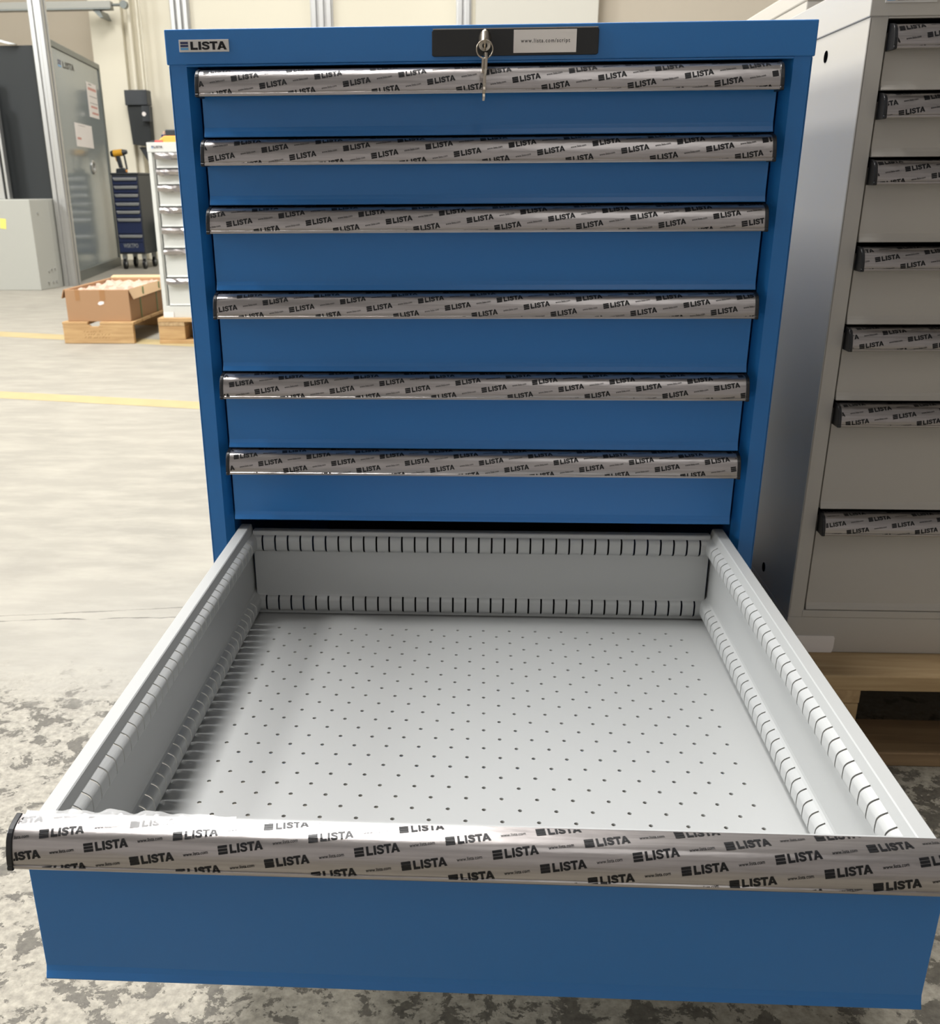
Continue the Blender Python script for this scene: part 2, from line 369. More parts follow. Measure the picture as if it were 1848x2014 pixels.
# ------------------------------------------------------------------ hall
def hall():
    bm = bmesh.new(); bmesh.ops.create_grid(bm, x_segments=2, y_segments=2, size=1)
    for v in bm.verts: v.co = (v.co.x*9.2, 1.5 + v.co.y*10.6, 0)
    fl = struct(obj('floor', bm, 'floor'))
    def band(p, q, w):
        d = Vector((q[0]-p[0], q[1]-p[1], 0)).normalized(); n = Vector((-d.y, d.x, 0))*w/2
        P, Q = Vector((p[0], p[1], 0.0006)), Vector((q[0], q[1], 0.0006)); bm = bmesh.new()
        bm.faces.new([bm.verts.new(v) for v in (P-n, Q-n, Q+n, P+n)])
        obj('painted_line', bm, 'line', fl)
    band((-4.6, 3.33), (0.9, 2.13), 0.125); band((-7.5, 5.95), (-1.2, 4.05), 0.17)
    struct(boxobj('ceiling', (-9.2, 9.2, -9.1, 12.1, CEIL, CEIL+0.1), 'ceiling'))
    struct(boxobj('wall_left', (-9.2, -9.0, -9.1, 12.1, 0, CEIL), 'wall'))
    struct(boxobj('wall_right', (9.0, 9.2, -9.1, 12.1, 0, CEIL), 'wall_dim'))
    struct(boxobj('wall_front', (-9.0, 9.0, -9.1, -8.9, 0, CEIL), 'wall_plain'))
    bm = bmesh.new(); box(bm, -3.80, 1.19, 10.75, 11.9, 0, CEIL); 
    struct(obj('wall_back', bm, 'wall'))
    struct(boxobj('wall_back_left', (-9.0, -3.80, 11.7, 11.9, 0, CEIL), 'wall_tan_and_shade'))  # shade of the recess put into a darker wall colour
    struct(boxobj('wall_back_right', (1.19, 9.0, 10.95, 11.9, 0, CEIL), 'wall_tan_and_shade'))
    bm = bmesh.new(); box(bm, -4.22, -3.87, 10.55, 11.7, 0, CEIL); box(bm, -3.87, -3.80, 10.62, 11.7, 0, CEIL)
    struct(obj('trim_1', bm, 'wall', bevel=0.01))
    struct(boxobj('trim_2', (-0.10, 1.19, 10.70, 10.75, 0, CEIL), 'panel_white', bevel=0.004))
hall()

def wall_rail(x0, x1, label):
    t = thing('wall_rail', label, 'rail', ((x0+x1)/2, 10.70, 0), group='aluminium wall rails')
    w = x1-x0
    boxobj('backing_strip', (-w/2, w/2, 0.0, 0.05, 0, 4.6), 'alu', t)
    n = max(2, round(w/0.075))
    for k in range(n):
        c = -w/2 + w*(k+0.5)/n
        boxobj('profile_rib', (c-w/n*0.36, c+w/n*0.36, -0.04, 0.0, 0, 4.6), 'alu', t, bevel=0.006)
wall_rail(-3.378, -3.17, 'tall silver rail on the cream wall above the white drawer cabinet')
wall_rail(-1.86, -1.62, 'tall silver rail on the wall, middle one above the blue cabinet')
wall_rail(-0.305, -0.146, 'narrow silver wall rail just left of the off-white partition')

# ------------------------------------------------------------------ drawer cabinet shell
def shell(t, w, d, z0, ztop, cap_h, mat, base_h, post=0.0205, cham=0.009):
    """front plane at local y = 0; centre x = 0"""
    hw = w/2; zc = ztop-cap_h
    bm = bmesh.new(); prism(bm, [(-hw, 0), (-hw+0.0035, 0.0), (-hw+0.0035, d), (-hw, d)], 'z', z0+base_h, zc); obj('side_panel', bm, mat, t, bevel=0.0015)
    bm = bmesh.new(); prism(bm, [(hw-0.0035, 0), (hw, 0.0), (hw, d), (hw-0.0035, d)], 'z', z0+base_h, zc); obj('side_panel', bm, mat, t, bevel=0.0015)
    for s in (-1, 1):
        bm = bmesh.new()
        pr = [(hw-0.001, 0.0), (hw-post, 0.0), (hw-post-0.0008, 0.0016), (hw-post-cham, 0.014), (hw-post-cham, 0.05), (hw-post-cham+0.003, 0.05), (hw-post-cham+0.003, 0.015), (hw-0.004, 0.015)]
        prism(bm, [(s*a, b) for a, b in pr], 'z', z0+base_h, zc); obj('corner_post', bm, mat, t, smooth=30)
    boxobj('back_panel', (-hw+0.0035, hw-0.0035, d-0.004, d, z0+base_h, zc), mat, t)
    boxobj('inner_shade_sheet', (-hw+0.05, hw-0.05, d-0.03, d-0.02, z0+base_h, zc), 'dark', t)  # dark sheet added for the inner shade, so gaps between drawers read black
    boxobj('base_plinth', (-hw, hw, 0.0, d, z0, z0+base_h), mat, t, bevel=0.0015)
    e = 0.0015
    cp = boxobj('top_cap', (-hw-e, hw+e, -e, d+e, zc, ztop), mat, t, bevel=0.0012)
    boxobj('cap_lip', (-hw+post, hw-post, -e+0.0004, 0.006, zc-0.0022, zc-0.0001), mat, cp, bevel=0.0008)
    return cp

# ------------------------------------------------------------------ blue cabinet with the open drawer
BLUE_W, PLATE_W, BAR_L = 0.7128, 0.6442, 0.6379
def blue_cabinet():
    t = thing('drawer_cabinet', 'tall blue drawer cabinet with its lower drawer pulled fully open', 'cabinet')
    cap = shell(t, BLUE_W, 0.725, 0.0, 0.965, 0.0355, 'blue', 0.055)
    zh = [895.5, 823.7, 750.0, 652.5, 555.5, 458.2, 362.4, 215.0]
    zp = [854.3, 780.9, 683.5, 586.2, 488.5, 391.3, 245.7, 62.0]
    ph = [(-282.3, 20.2), (-66.0, 20.3), (-205.8, 13.2), (-262.9, 20.9), (-279.4, 10.7), (-281.4, 16.0), (-268.7, 19.5), (-250, 12)]
    for i in range(8):
        oy = -0.6611 if i == 6 else 0.0
        d = front_plate('drawer', PLATE_W, zp[i]/1000, zh[i]/1000+0.020, 0.0033, 'blue', t, (0, oy, 0))
        d['label'] = 'open drawer, empty, with a perforated grey floor' if i == 6 else 'closed blue drawer front'
        grip_bar(d, BAR_L, 0.0033, zh[i]/1000, BAR_L/2 + ph[i][0]/1000, ph[i][1]/1000)
        if i == 6: open_drawer(d)
        else:
            boxobj('drawer_body', (-0.308, 0.308, 0.02, 0.60, zp[i]/1000+0.008, zp[i]/1000+0.014), 'dark', d)
    # lock strip in the cap
    bm = bmesh.new(); y = -0.0042
    pts = [(-0.0590, 0.9352), (-0.0570, 0.9340), (0.1212, 0.9340), (0.1232, 0.9352), (0.1232, 0.9585), (0.1212, 0.9603), (-0.0570, 0.9603), (-0.0590, 0.9585)]
    prism(bm, pts, 'y', y, -0.0012); lp = obj('lock_plate', bm, 'lockblack', t, bevel=0.0006)
    boxobj('silver_edge', (-0.058, 0.1222, y+0.0004, -0.0012, 0.9604, 0.9612), 'steel', lp)
    boxobj('label_card', (0.0306, 0.0990, y-0.0005, y, 0.9364, 0.9590), 'paper', lp)
    flat_print('label_lettering', font_polys('www.lista.com/script', 0.018, 1.3), (0.0385, y-0.0007, 0.9450), (0.0535, 0, 0), (0, 0, 0.0052), 'ink_grey', lp)
    bm = bmesh.new(); cyl(bm, (-0.0008, y+0.004, 0.9545), (-0.0008, y-0.0145, 0.9425), 0.0066, 0.0066, 28); obj('lock_cylinder', bm, 'steel', lp, smooth=40, bevel=0.0006)
    bm = bmesh.new(); cyl(bm, (-0.0008, y-0.0140, 0.9428), (-0.0008, y-0.0150, 0.94217), 0.0028, n=20); obj('keyhole', bm, 'black', lp)
    logo_badge(t, -0.3419, 0.9421, 0.0565, 0.0124, -0.0025)
    return t

def slotted_sheet(name, prof, mapper, length, slots, half, rails, mat, parent):
    """sheet with a bent profile along its length and real slots cut through the rails; prof: [(inward, z)]"""
    fine = []; nr = []
    def inrail(k): return any(r0 <= k < r1 for r0, r1 in rails)
    for k in range(len(prof)):
        fine.append(prof[k]); nr.append(k)
        if k < len(prof)-1 and inrail(k):
            p0, p1, p2, p3 = prof[k-1], prof[k], prof[k+1], prof[min(k+2, len(prof)-1)]
            for t in (1/3, 2/3):
                fine.append(tuple(0.5*(2*p1[i] + (p2[i]-p0[i])*t + (2*p0[i]-5*p1[i]+4*p2[i]-p3[i])*t*t + (3*p1[i]-p0[i]-3*p2[i]+p3[i])*t**3) for i in (0, 1))); nr.append(k)
    rails = [(nr.index(r0), nr.index(r1)) for r0, r1 in rails]; prof = fine
    us = {0.0, length}
    for s in slots: us.add(s-half); us.add(s+half)
    us = sorted(us); bm = bmesh.new(); cutset = [(s-half, s+half) for s in slots]
    V = [[bm.verts.new(mapper(u, d, z)) for d, z in prof] for u in us]
    for a in range(len(us)-1):
        mid = (us[a]+us[a+1])/2; is_slot = any(l < mid < h for l, h in cutset)
        for k in range(len(prof)-1):
            if is_slot and any(r0 <= k < r1 for r0, r1 in rails): continue
            bm.faces.new((V[a][k], V[a+1][k], V[a+1][k+1], V[a][k+1]))
    return obj(name, bm, mat, parent, solid=0.0011)

def open_drawer(d):
    mm = 0.001; D = 0.6611; Z0 = -0.035
    # side walls: rim, upper slotted rail, plain web, lower slotted rail
    prof = [(-13, 408), (-13, 411.2), (-12.2, 412), (-0.8, 412), (0, 411.4), (0.8, 408), (1.6, 405),
            (2.2, 402.5), (4.5, 401.2), (7.4, 399.4), (9.2, 397), (9.7, 394), (9.7, 387), (8.4, 383.5), (5, 381), (1.5, 379.5),
            (0.3, 377), (0, 370), (0, 322), (0.6, 318.5), (2.4, 316.4), (5, 315), (7.6, 313.2), (9.2, 310.8), (9.7, 308), (9.7, 300), (8.4, 296.4), (5, 293.8), (2, 292), (0.8, 290), (0.6, 285.5)]
    rails = [(7, 15), (20, 28)]
    ys = [-0.6308 + 0.0178*k for k in range(35)]
    y_front, y_back = -0.6560, 0.022
    for s in (-1, 1):
        w = slotted_sheet('side_wall', prof, lambda u, a, z, s=s: (s*(0.3065 - a*mm), y_front+u+D, z*mm+Z0), y_back-y_front, [y-y_front for y in ys], 0.0010, rails, 'drawer', d)
    # rear wall
    rp = [(-14, 402.0), (-13, 405.2), (-1.0, 405.8), (0, 405.2), (0.4, 402.0), (1.2, 400.5), (4.5, 398.8), (6.4, 396), (6.8, 393), (6.8, 386), (5.6, 382), (2.5, 379.6), (0.3, 378),
          (0, 372), (0, 320), (0.5, 316), (1.6, 314), (4.6, 312.4), (6.4, 310), (6.8, 307), (6.8, 299), (5.4, 295), (2.4, 292.6), (0.4, 291.5), (0.2, 287.6)]
    xs = [-0.289 + 0.017*k for k in range(35)]
    slotted_sheet('rear_wall', rp, lambda u, a, z: (-0.3025+u, 0.0125 - a*mm + D, z*mm+Z0), 0.605, [x+0.3025 for x in xs], 0.0012, [(5, 12), (16, 23)], 'drawer', d)
    # perforated floor: each row of cells carries real round holes
    bm = bmesh.new(); zf = 0.286+Z0; px, py, r = 0.0341, 0.0183, 0.0021; x0, x1 = -0.3055, 0.3055; nseg = 14
    rows = [-0.0345 - py*k for k in range(33)]
    def quad(a, b, c, e):
        if b-a > 1e-6 and e-c > 1e-6:
            bm.faces.new([bm.verts.new(p) for p in ((a, c+D, zf), (b, c+D, zf), (b, e+D, zf), (a, e+D, zf))])
    quad(x0, x1, rows[0]+py/2, 0.022); quad(x0, x1, -0.655, rows[-1]-py/2)
    for k, yr in enumerate(rows):
        xs0 = -0.265 if k % 2 == 0 else -0.248
        quad(x0, xs0-px/2, yr-py/2, yr+py/2); quad(xs0+px*15.5, x1, yr-py/2, yr+py/2)
        for i in range(16):
            cx = xs0+px*i; inner = []; outer = []
            for q in range(nseg):
                t = 2*math.pi*q/nseg; c, s_ = math.cos(t), math.sin(t)
                f = min((px/2)/abs(c) if abs(c) > 1e-6 else 9, (py/2)/abs(s_) if abs(s_) > 1e-6 else 9)
                inner.append(bm.verts.new((cx+r*c, yr+r*s_+D, zf))); outer.append((c*f, s_*f))
            ov = [bm.verts.new((cx+a, yr+b+D, zf)) for a, b in outer]
            for q in range(nseg):
                n = (q+1) % nseg; a, b = outer[q], outer[n]; f = [inner[q], ov[q]]
                if abs(abs(a[0])-px/2) < 1e-9 and abs(abs(b[1])-py/2) < 1e-9 and abs(abs(b[0])-px/2) > 1e-9:
                    f.append(bm.verts.new((cx+math.copysign(px/2, a[0]), yr+math.copysign(py/2, b[1])+D, zf)))
                elif abs(abs(a[1])-py/2) < 1e-9 and abs(abs(b[0])-px/2) < 1e-9 and abs(abs(a[0])-px/2) > 1e-9:
                    f.append(bm.verts.new((cx+math.copysign(px/2, b[0]), yr+math.copysign(py/2, a[1])+D, zf)))
                f += [ov[n], inner[n]]; bm.faces.new(f)
    bmesh.ops.recalc_face_normals(bm, faces=bm.faces)
    for f in bm.faces:
        if f.normal.z < 0: f.normal_flip()
    me = bpy.data.meshes.new('drawer_floor'); bm.to_mesh(me); bm.free(); o = bpy.data.objects.new('drawer_floor', me); COL.objects.link(o); o.parent = d
    me.materials.append(M['drawer']); sm = o.modifiers.new('thickness', 'SOLIDIFY'); sm.thickness = 0.002; sm.offset = -1
    boxobj('front_inner_sheet', (-0.305, 0.305, 0.0170+0.0033, 0.0185+0.0033, 0.2530, 0.3790), 'drawer', d)
    # loose crumpled edge of the film behind the bar's left end
    bm = bmesh.new(); nx, nv = 60, 5; rnd = random.Random(3); G = []
    ph = [rnd.random()*6 for _ in range(6)]
    for i in range(nx+1):
        u = i/nx; x = -0.317 + 0.150*u; env = math.sin(math.pi*min(1, u*1.15))**0.6 if u*1.15 < 1 else 0.05; row = []
        for j in range(nv+1):
            v = j/nv
            lift = env*(0.0035*math.sin(math.pi*v*0.8)) + 0.0010*env*(math.sin(u*38+ph[0]+v*3)+math.sin(u*71+ph[1]-v*4)*0.6)*v
            row.append(bm.verts.new((x, 0.0033-0.011+0.014*v + 0.0012*math.sin(u*29+ph[2])*v, 0.3624+0.0275+0.0017*v+max(0.0002, lift))))
        G.append(row)
    for i in range(nx):
        for j in range(nv): bm.faces.new((G[i][j], G[i+1][j], G[i+1][j+1], G[i][j+1]))
    obj('loose_film_edge', bm, 'film', d, smooth=60)
blue_cabinet()

def keys():
    x, y, z = -0.0008, -0.0195, 0.9420
    t = thing('key_ring', 'nickel key in the blue cabinet lock with a second key hanging', 'keys', (x, y, z))
    bm = bmesh.new(); prism(bm, [(0.004, 0.004), (0.001, -0.003), (-0.008, -0.0055), (-0.014, -0.001), (-0.016, 0.006), (-0.013, 0.013), (-0.006, 0.0155), (0.001, 0.012)], 'x', -0.0011, 0.0011)
    obj('key', bm, 'steel', t, bevel=0.0003)
    bm = bmesh.new(); torus(bm, (0, -0.0115, -0.0045), 0.0088, 0.0007, (0.1, 1, 0.15)); obj('ring', bm, 'steel', t, smooth=60)
    bm = bmesh.new(); zt = -0.0100; yo = 0.0
    prism(bm, [(-0.0165+yo, zt+0.002), (-0.0075+yo, zt+0.002), (-0.0035+yo, zt-0.004), (-0.0035+yo, zt-0.014), (-0.0075+yo, zt-0.019), (-0.0085+yo, zt-0.021), (-0.0085+yo, zt-0.040), (-0.0115+yo, zt-0.045), (-0.0145+yo, zt-0.041), (-0.0132+yo, zt-0.038), (-0.0145+yo, zt-0.034), (-0.0132+yo, zt-0.031), (-0.0145+yo, zt-0.028), (-0.0145+yo, zt-0.021), (-0.0165+yo, zt-0.019), (-0.0205+yo, zt-0.014), (-0.0205+yo, zt-0.004)], 'x', -0.0014, 0.0014)
    k2 = obj('key', bm, 'steel', t, bevel=0.0003); k2.rotation_euler = (0.0, 0.04, 0.12)
    bm = bmesh.new(); prism(bm, [(-0.0145, zt-0.004), (-0.0095, zt-0.004), (-0.0095, zt-0.018), (-0.0145, zt-0.018)], 'x', -0.0040, -0.0016); k3 = obj('key_tag', bm, 'steel', t, bevel=0.0003); k3.rotation_euler = (0, 0.04, 0.12)
keys()

# ------------------------------------------------------------------ grey cabinet on a pallet (right)
PAL_Z = 0.147
def grey_cabinet():
    w = 0.717; xl = 0.4565; t = thing('drawer_cabinet', 'light grey drawer cabinet standing on a wooden pallet beside the blue one', 'cabinet', (xl+w/2, 0.135, 0))
    shell(t, w, 0.725, PAL_Z, 1.030, 0.0455, 'grey', 0.057, post=0.0215, cham=0.0015)
    zh = [948, 873, 798, 695, 594, 493, 338]; zp = [905, 830, 729, 626, 525, 371, 216]
    ph = [(34.2, 16.1), (13.9, 7.1), (33.2, 19.8), (12.9, 16.0), (70.3, 17.4), (67.3, 15.8), (29.5, 7.3)]
    for i in range(7):
        d = front_plate('drawer', 0.6680, zp[i]/1000, zh[i]/1000+0.020, 0.003, 'grey', t)
        d['label'] = 'closed light grey drawer front'
        L = 0.6600; off = (0.4825 - (xl+w/2)) + L/2      # bar starts at x = 0.4825
        grip_bar(d, L, 0.003, zh[i]/1000, ph[i][0]/1000 - (0.4825-0.4825), ph[i][1]/1000)
        boxobj('drawer_body', (-0.308, 0.308, 0.02, 0.60, zp[i]/1000+0.008, zp[i]/1000+0.014), 'dark', d)
    boxobj('plinth_lip', (-w/2+0.02, w/2-0.02, -0.001, 0.014, PAL_Z+0.057, PAL_Z+0.068), 'grey', t, bevel=0.001)
    for y, z in ((0.287, 0.958), (0.279, 0.2270)):
        bm = bmesh.new(); cyl(bm, (-w/2-0.0006, y-0.135, z), (-w/2+0.001, y-0.135, z), 0.0075, n=20); obj('side_hole', bm, 'hole', t)
    logo_badge(t, 0.471-(xl+w/2), 0.9985, 0.0600, 0.0140, -0.0025)
    bm = bmesh.new(); prism(bm, [(-0.345, 0.142), (-0.2885, 0.142), (-0.2865, 0.150), (-0.2865, 0.166), (-0.2885, 0.1690), (-0.345, 0.1690)], 'y', -0.0020, -0.0004)
    p = obj('paper_label', bm, 'paper', None, (xl+w/2, 0.135, 0.0055)); tag(p, 'blank white label stuck low on the grey cabinet plinth', 'label')
grey_cabinet()

def tall_cabinet():
    t = thing('storage_cabinet', 'plain light grey cabinet behind the grey drawer cabinet, top edge showing', 'cabinet', (0.96, 0.92, 0))
    boxobj('body', (-0.36, 0.36, 0.0, 0.75, 0.0, 1.117), 'grey', t, bevel=0.002)
    boxobj('top_cap', (-0.3615, 0.3615, -0.0015, 0.7515, 1.1172, 1.149), 'grey', t, bevel=0.003)
    boxobj('recess_shadow_gap', (-0.357, 0.357, 0.003, 0.747, 1.1160, 1.1180), 'dark', t)
tall_cabinet()

def pallet(name, label, x0, y0, L, D, h, mats=('wood', 'wood_y', 'wood_old'), deck_w=0.12, n_deck=5, blk=0.145, wavy=False):
    t = thing(name, label, 'pallet', (x0, y0, 0)); th = 0.022*h/0.144; rnd = random.Random(len(label))
    zb = th; zs = h-2*th
    for j, yc in enumerate((0.0, D/2-0.05, D-0.1)):
        boxobj('bottom_board', (0, L, yc, yc+0.10, 0, th), mats[2], t, bevel=0.002)
        for xa in (0, L/2-blk/2, L-blk): boxobj('block', (xa, xa+blk, yc+0.002, yc+0.098, zb+0.0003, zs-0.0003), mats[0], t, bevel=0.003)
    for xa in (0, L/2-blk/2, L-blk): boxobj('stringer_board', (xa, xa+blk, 0.001, D-0.001, zs, zs+th-0.0002), mats[1], t, bevel=0.002)
    gap = (D-n_deck*deck_w)/(n_deck-1)
    for k in range(n_deck):
        ya = k*(deck_w+gap); bm = bmesh.new(); n = 24 if (wavy and k == 0) else 1
        if n > 1:      # front board with a waney lower edge
            sec = []
            for i in range(n+1):
                u = i/n; dz = 0.0035*math.sin(u*9+1) + 0.006*max(0, math.sin((u-0.12)*5.0)) + rnd.uniform(-.0008, .0008)
                sec.append([bm.verts.new(p) for p in ((u*L, ya, zs+th-dz*0.5), (u*L, ya+deck_w, zs+th), (u*L, ya+deck_w, h), (u*L, ya, h))])
            for i in range(n):
                for q in range(4): bm.faces.new((sec[i][q], sec[i+1][q], sec[i+1][(q+1) % 4], sec[i][(q+1) % 4]))
            bm.faces.new(sec[0][::-1]); bm.faces.new(sec[-1])
        else: box(bm, 0, L, ya, ya+deck_w, zs+th, h)
        obj('deck_board', bm, mats[0], t, bevel=0.002)
    return t
pallet('pallet', 'wooden pallet under the light grey drawer cabinet', 0.404, 0.059, 1.2, 0.80, PAL_Z, wavy=True)

# ------------------------------------------------------------------ background, left
def white_cabinet():
    xl, w, yf = -1.716, 0.717, 4.19; zb = 0.136
    t = thing('drawer_cabinet', 'white drawer cabinet with wrinkled film on its handles, far left on a pallet', 'cabinet', (xl+w/2, yf, 0))
    shell(t, w, 0.725, zb, 1.009, 0.045, 'white', 0.06)
    tops = [961, 883, 805, 699, 598, 492, 343, 196]
    for i in range(7):
        zt = tops[i]/1000; zbm = tops[i+1]/1000+0.004
        d = front_plate('drawer', 0.6400, zbm, zt-0.004, 0.004, 'white', t)
        bm = bmesh.new(); n = 26; rnd = random.Random(i*5+1); S = []
        for k in range(n+1):
            x = -0.318+0.636*k/n; a, b, c = (rnd.uniform(-0.004, 0.004) for _ in range(3))
            S.append([bm.verts.new(p) for p in ((x, 0.003, zt), (x, -0.016+a, zt-0.003+b*0.5), (x, -0.023+b, zt-0.014+c), (x, -0.020+c, zt-0.030+a), (x, 0.003, zt-0.031+b))])
        for k in range(n):
            for q in range(4): bm.faces.new((S[k][q], S[k+1][q], S[k+1][q+1], S[k][q+1]))
        obj('grip_bar', bm, 'bar', d)
    logo_badge(t, -0.3370, 0.979, 0.062, 0.016, -0.0025)
    bm = bmesh.new(); box(bm, -0.358, -0.302, -0.003, -0.0016, zb+0.001, zb+0.030)
    p = obj('paper_label', bm, 'paper', None, (xl+w/2, yf, 0.0)); tag(p, 'small white label on the bottom of the far white cabinet', 'label')
white_cabinet()
pallet('pallet', 'pale wooden pallet carrying the far white drawer cabinet', -1.745, 4.165, 1.2, 0.80, 0.136, mats=('wood_warm', 'wood_y', 'wood_warm'))

def crate_pallet():
    x0, x1, y0, y1 = -2.272, -1.880, 4.163, 4.95; h = 0.116
    t = thing('pallet', 'small solid-fronted wooden pallet under the cardboard box', 'pallet', (x0, y0, 0)); w = x1-x0; d = y1-y0
    for ya in (0.0, d-0.03):
        bm = bmesh.new(); prism(bm, [(0, 0.001), (w-0.004, 0.001), (w-0.004, h-0.016), (0.205, h-0.016), (0.195, h-0.026), (0.150, h-0.026), (0.142, h-0.016), (0, h-0.016)], 'y', ya, ya+0.03)
        obj('end_board', bm, 'wood_warm', t, bevel=0.002)
    for k, (a, b) in enumerate(((-0.002, 0.140), (0.206, w+0.002))):
        for j in range(5): 
            ya = j*d/5
            boxobj('deck_board', (a, b, ya, ya+d/5-0.012, h-0.0155, h), 'wood_warm', t, bevel=0.002)
    # faded stamp on the front board
    rnd = random.Random(5); P = []
    for r in range(3):
        for c in range(9 if r < 2 else 6):
            xx = 0.115+c*0.0165+rnd.uniform(-.003, .003); zz = 0.030+r*0.016
            P += stroke([(xx, zz), (xx+rnd.uniform(.003, .012), zz+rnd.uniform(.003, .011))], 0.0022)
    flat_print('faded_stamp', P, (0, -0.0006, 0), (1, 0, 0), (0, 0, 1), pbr('faded_stamp_ink', (132, 94, 56), 0.8), t)
crate_pallet()

def cardboard_box():
    x0, x1, y0, y1, z0, z1 = -2.245, -1.895, 4.183, 4.90, 0.1166, 0.283
    t = thing('cardboard_box', 'open brown cardboard box with green straps on the small pallet', 'box', ((x0+x1)/2, (y0+y1)/2, z0)); hw, hd, h = (x1-x0)/2, (y1-y0)/2, z1-z0; e = 0.006
    bm = bmesh.new()
    box(bm, -hw, hw, -hd, -hd+e, 0, h); box(bm, -hw, hw, hd-e, hd, 0, h); box(bm, -hw, -hw+e, -hd+e, hd-e, 0, h); box(bm, hw-e, hw, -hd+e, hd-e, 0, h); box(bm, -hw+e, hw-e, -hd+e, hd-e, 0, e)
    obj('body', bm, 'card', t, bevel=0.002)
    def flap(name, quad, mat):
        bm = bmesh.new(); q = [Vector(p) for p in quad]; n = (q[1]-q[0]).cross(q[3]-q[0]).normalized()*0.005
        A = [bm.verts.new(p) for p in q]; B = [bm.verts.new(p+n) for p in q]
        bm.faces.new(A[::-1]); bm.faces.new(B)
        for i in range(4): bm.faces.new((A[i], A[(i+1) % 4], B[(i+1) % 4], B[i]))
        return obj(name, bm, mat, t)
    flap('flap', [(hw+0.002, -hd-0.004, h+0.002), (hw+0.022, -hd+0.006, h-0.050), (hw+0.022, hd, h-0.045), (hw+0.002, hd, h+0.002)], 'card_light')
    flap('flap', [(-hw-0.002, -hd, h), (-hw-0.002, hd, h), (-hw-0.018, hd, h-0.045), (-hw-0.018, -hd, h-0.045)], 'card')
    flap('flap', [(-hw, hd, h), (hw, hd, h), (hw, hd+0.05, h+0.010), (-hw, hd+0.05, h+0.010)], 'card_light')
    for y in (-hd+0.17, -hd+0.46):
        bm = bmesh.new(); box(bm, hw+0.0205, hw+0.0235, y, y+0.016, h-0.052, h+0.002); box(bm, hw+0.0005, hw+0.002, y, y+0.016, 0, h-0.05)
        obj('strap', bm, 'strap', t)
    boxobj('tape_strip', (0.015, 0.045, -hd-0.0006, -hd, h-0.055, h-0.001), 'tape', t)
    boxobj('tape_strip', (-0.12, -0.095, -hd-0.0006, -hd, h-0.055, h-0.001), 'tape', t)
    bm = bmesh.new(); prism(bm, [(0.0, h-0.075), (0.012, h-0.081), (0.034, h-0.074), (0.036, h-0.062), (0.020, h-0.060), (0.006, h-0.064)], 'y', -hd-0.0008, -hd); obj('shipping_label', bm, 'paper', t)
    # crumpled wrapping inside
    bm = bmesh.new(); bmesh.ops.create_grid(bm, x_segments=16, y_segments=24, size=1); rnd = random.Random(9)
    for v in bm.verts: v.co = (v.co.x*(hw-0.01), v.co.y*(hd-0.01), h-0.034+rnd.uniform(0, 0.030))
    c = obj('crumpled_wrapping', bm, 'pink', None, ((x0+x1)/2, (y0+y1)/2, z0)); tag(c, 'crumpled pink and white wrapping inside the open cardboard box', 'wrapping')
cardboard_box()

def tool_trolley():
    x0, x1, yf, d = -3.712, -3.438, 9.25, 0.42
    t = thing('tool_trolley', 'dark blue tool trolley on castors with silver drawer handles', 'trolley', ((x0+x1)/2, yf, 0)); hw = (x1-x0)/2
    boxobj('body', (-hw, hw, 0, d, 0.150, 0.905), 'charcoal', t, bevel=0.008)
    boxobj('top_tray', (-hw-0.004, hw+0.004, -0.006, d+0.006, 0.905, 0.925), 'charcoal', t, bevel=0.006)
    zs = [0.890, 0.812, 0.735, 0.654, 0.577, 0.504, 0.347, 0.262]
    for k in range(7):
        dr = boxobj('drawer', (-hw+0.012, hw-0.012, -0.010, 0.004, zs[k+1]+0.004, zs[k]-0.004), 'navy', t, bevel=0.002)
        bm = bmesh.new(); prism(bm, [(-hw+0.02, zs[k]-0.010), (hw-0.012, zs[k]-0.010), (hw-0.018, zs[k]-0.037), (-hw+0.033, zs[k]-0.037)], 'y', -0.026, -0.011); obj('drawer_handle', bm, 'alu', dr, bevel=0.003)
    boxobj('lower_panel', (-hw+0.012, hw-0.012, -0.008, 0.004, 0.170, 0.262), 'navy', t)
    flat_print('panel_lettering', font_polys('WSKTPO', 0.03), (-0.085, -0.0086, 0.212), (0.155, 0, 0), (0, 0, 0.042), 'alu', t)
    for x in (-hw+0.035, hw-0.035):
        for y in (0.05, d-0.05):
            bm = bmesh.new(); cyl(bm, (x-0.012, y, 0.051), (x+0.012, y, 0.051), 0.050, n=24); w = obj('castor_wheel', bm, 'black', t, smooth=40)
            bm = bmesh.new(); cyl(bm, (x-0.014, y, 0.051), (x+0.014, y, 0.051), 0.022, n=18); box(bm, x-0.02, x+0.02, y-0.02, y+0.02, 0.102, 0.150); box(bm, x-0.019, x-0.0145, y-0.014, y+0.014, 0.045, 0.104); box(bm, x+0.0145, x+0.019, y-0.014, y+0.014, 0.045, 0.104); obj('castor_fork', bm, 'alu', w)
tool_trolley()
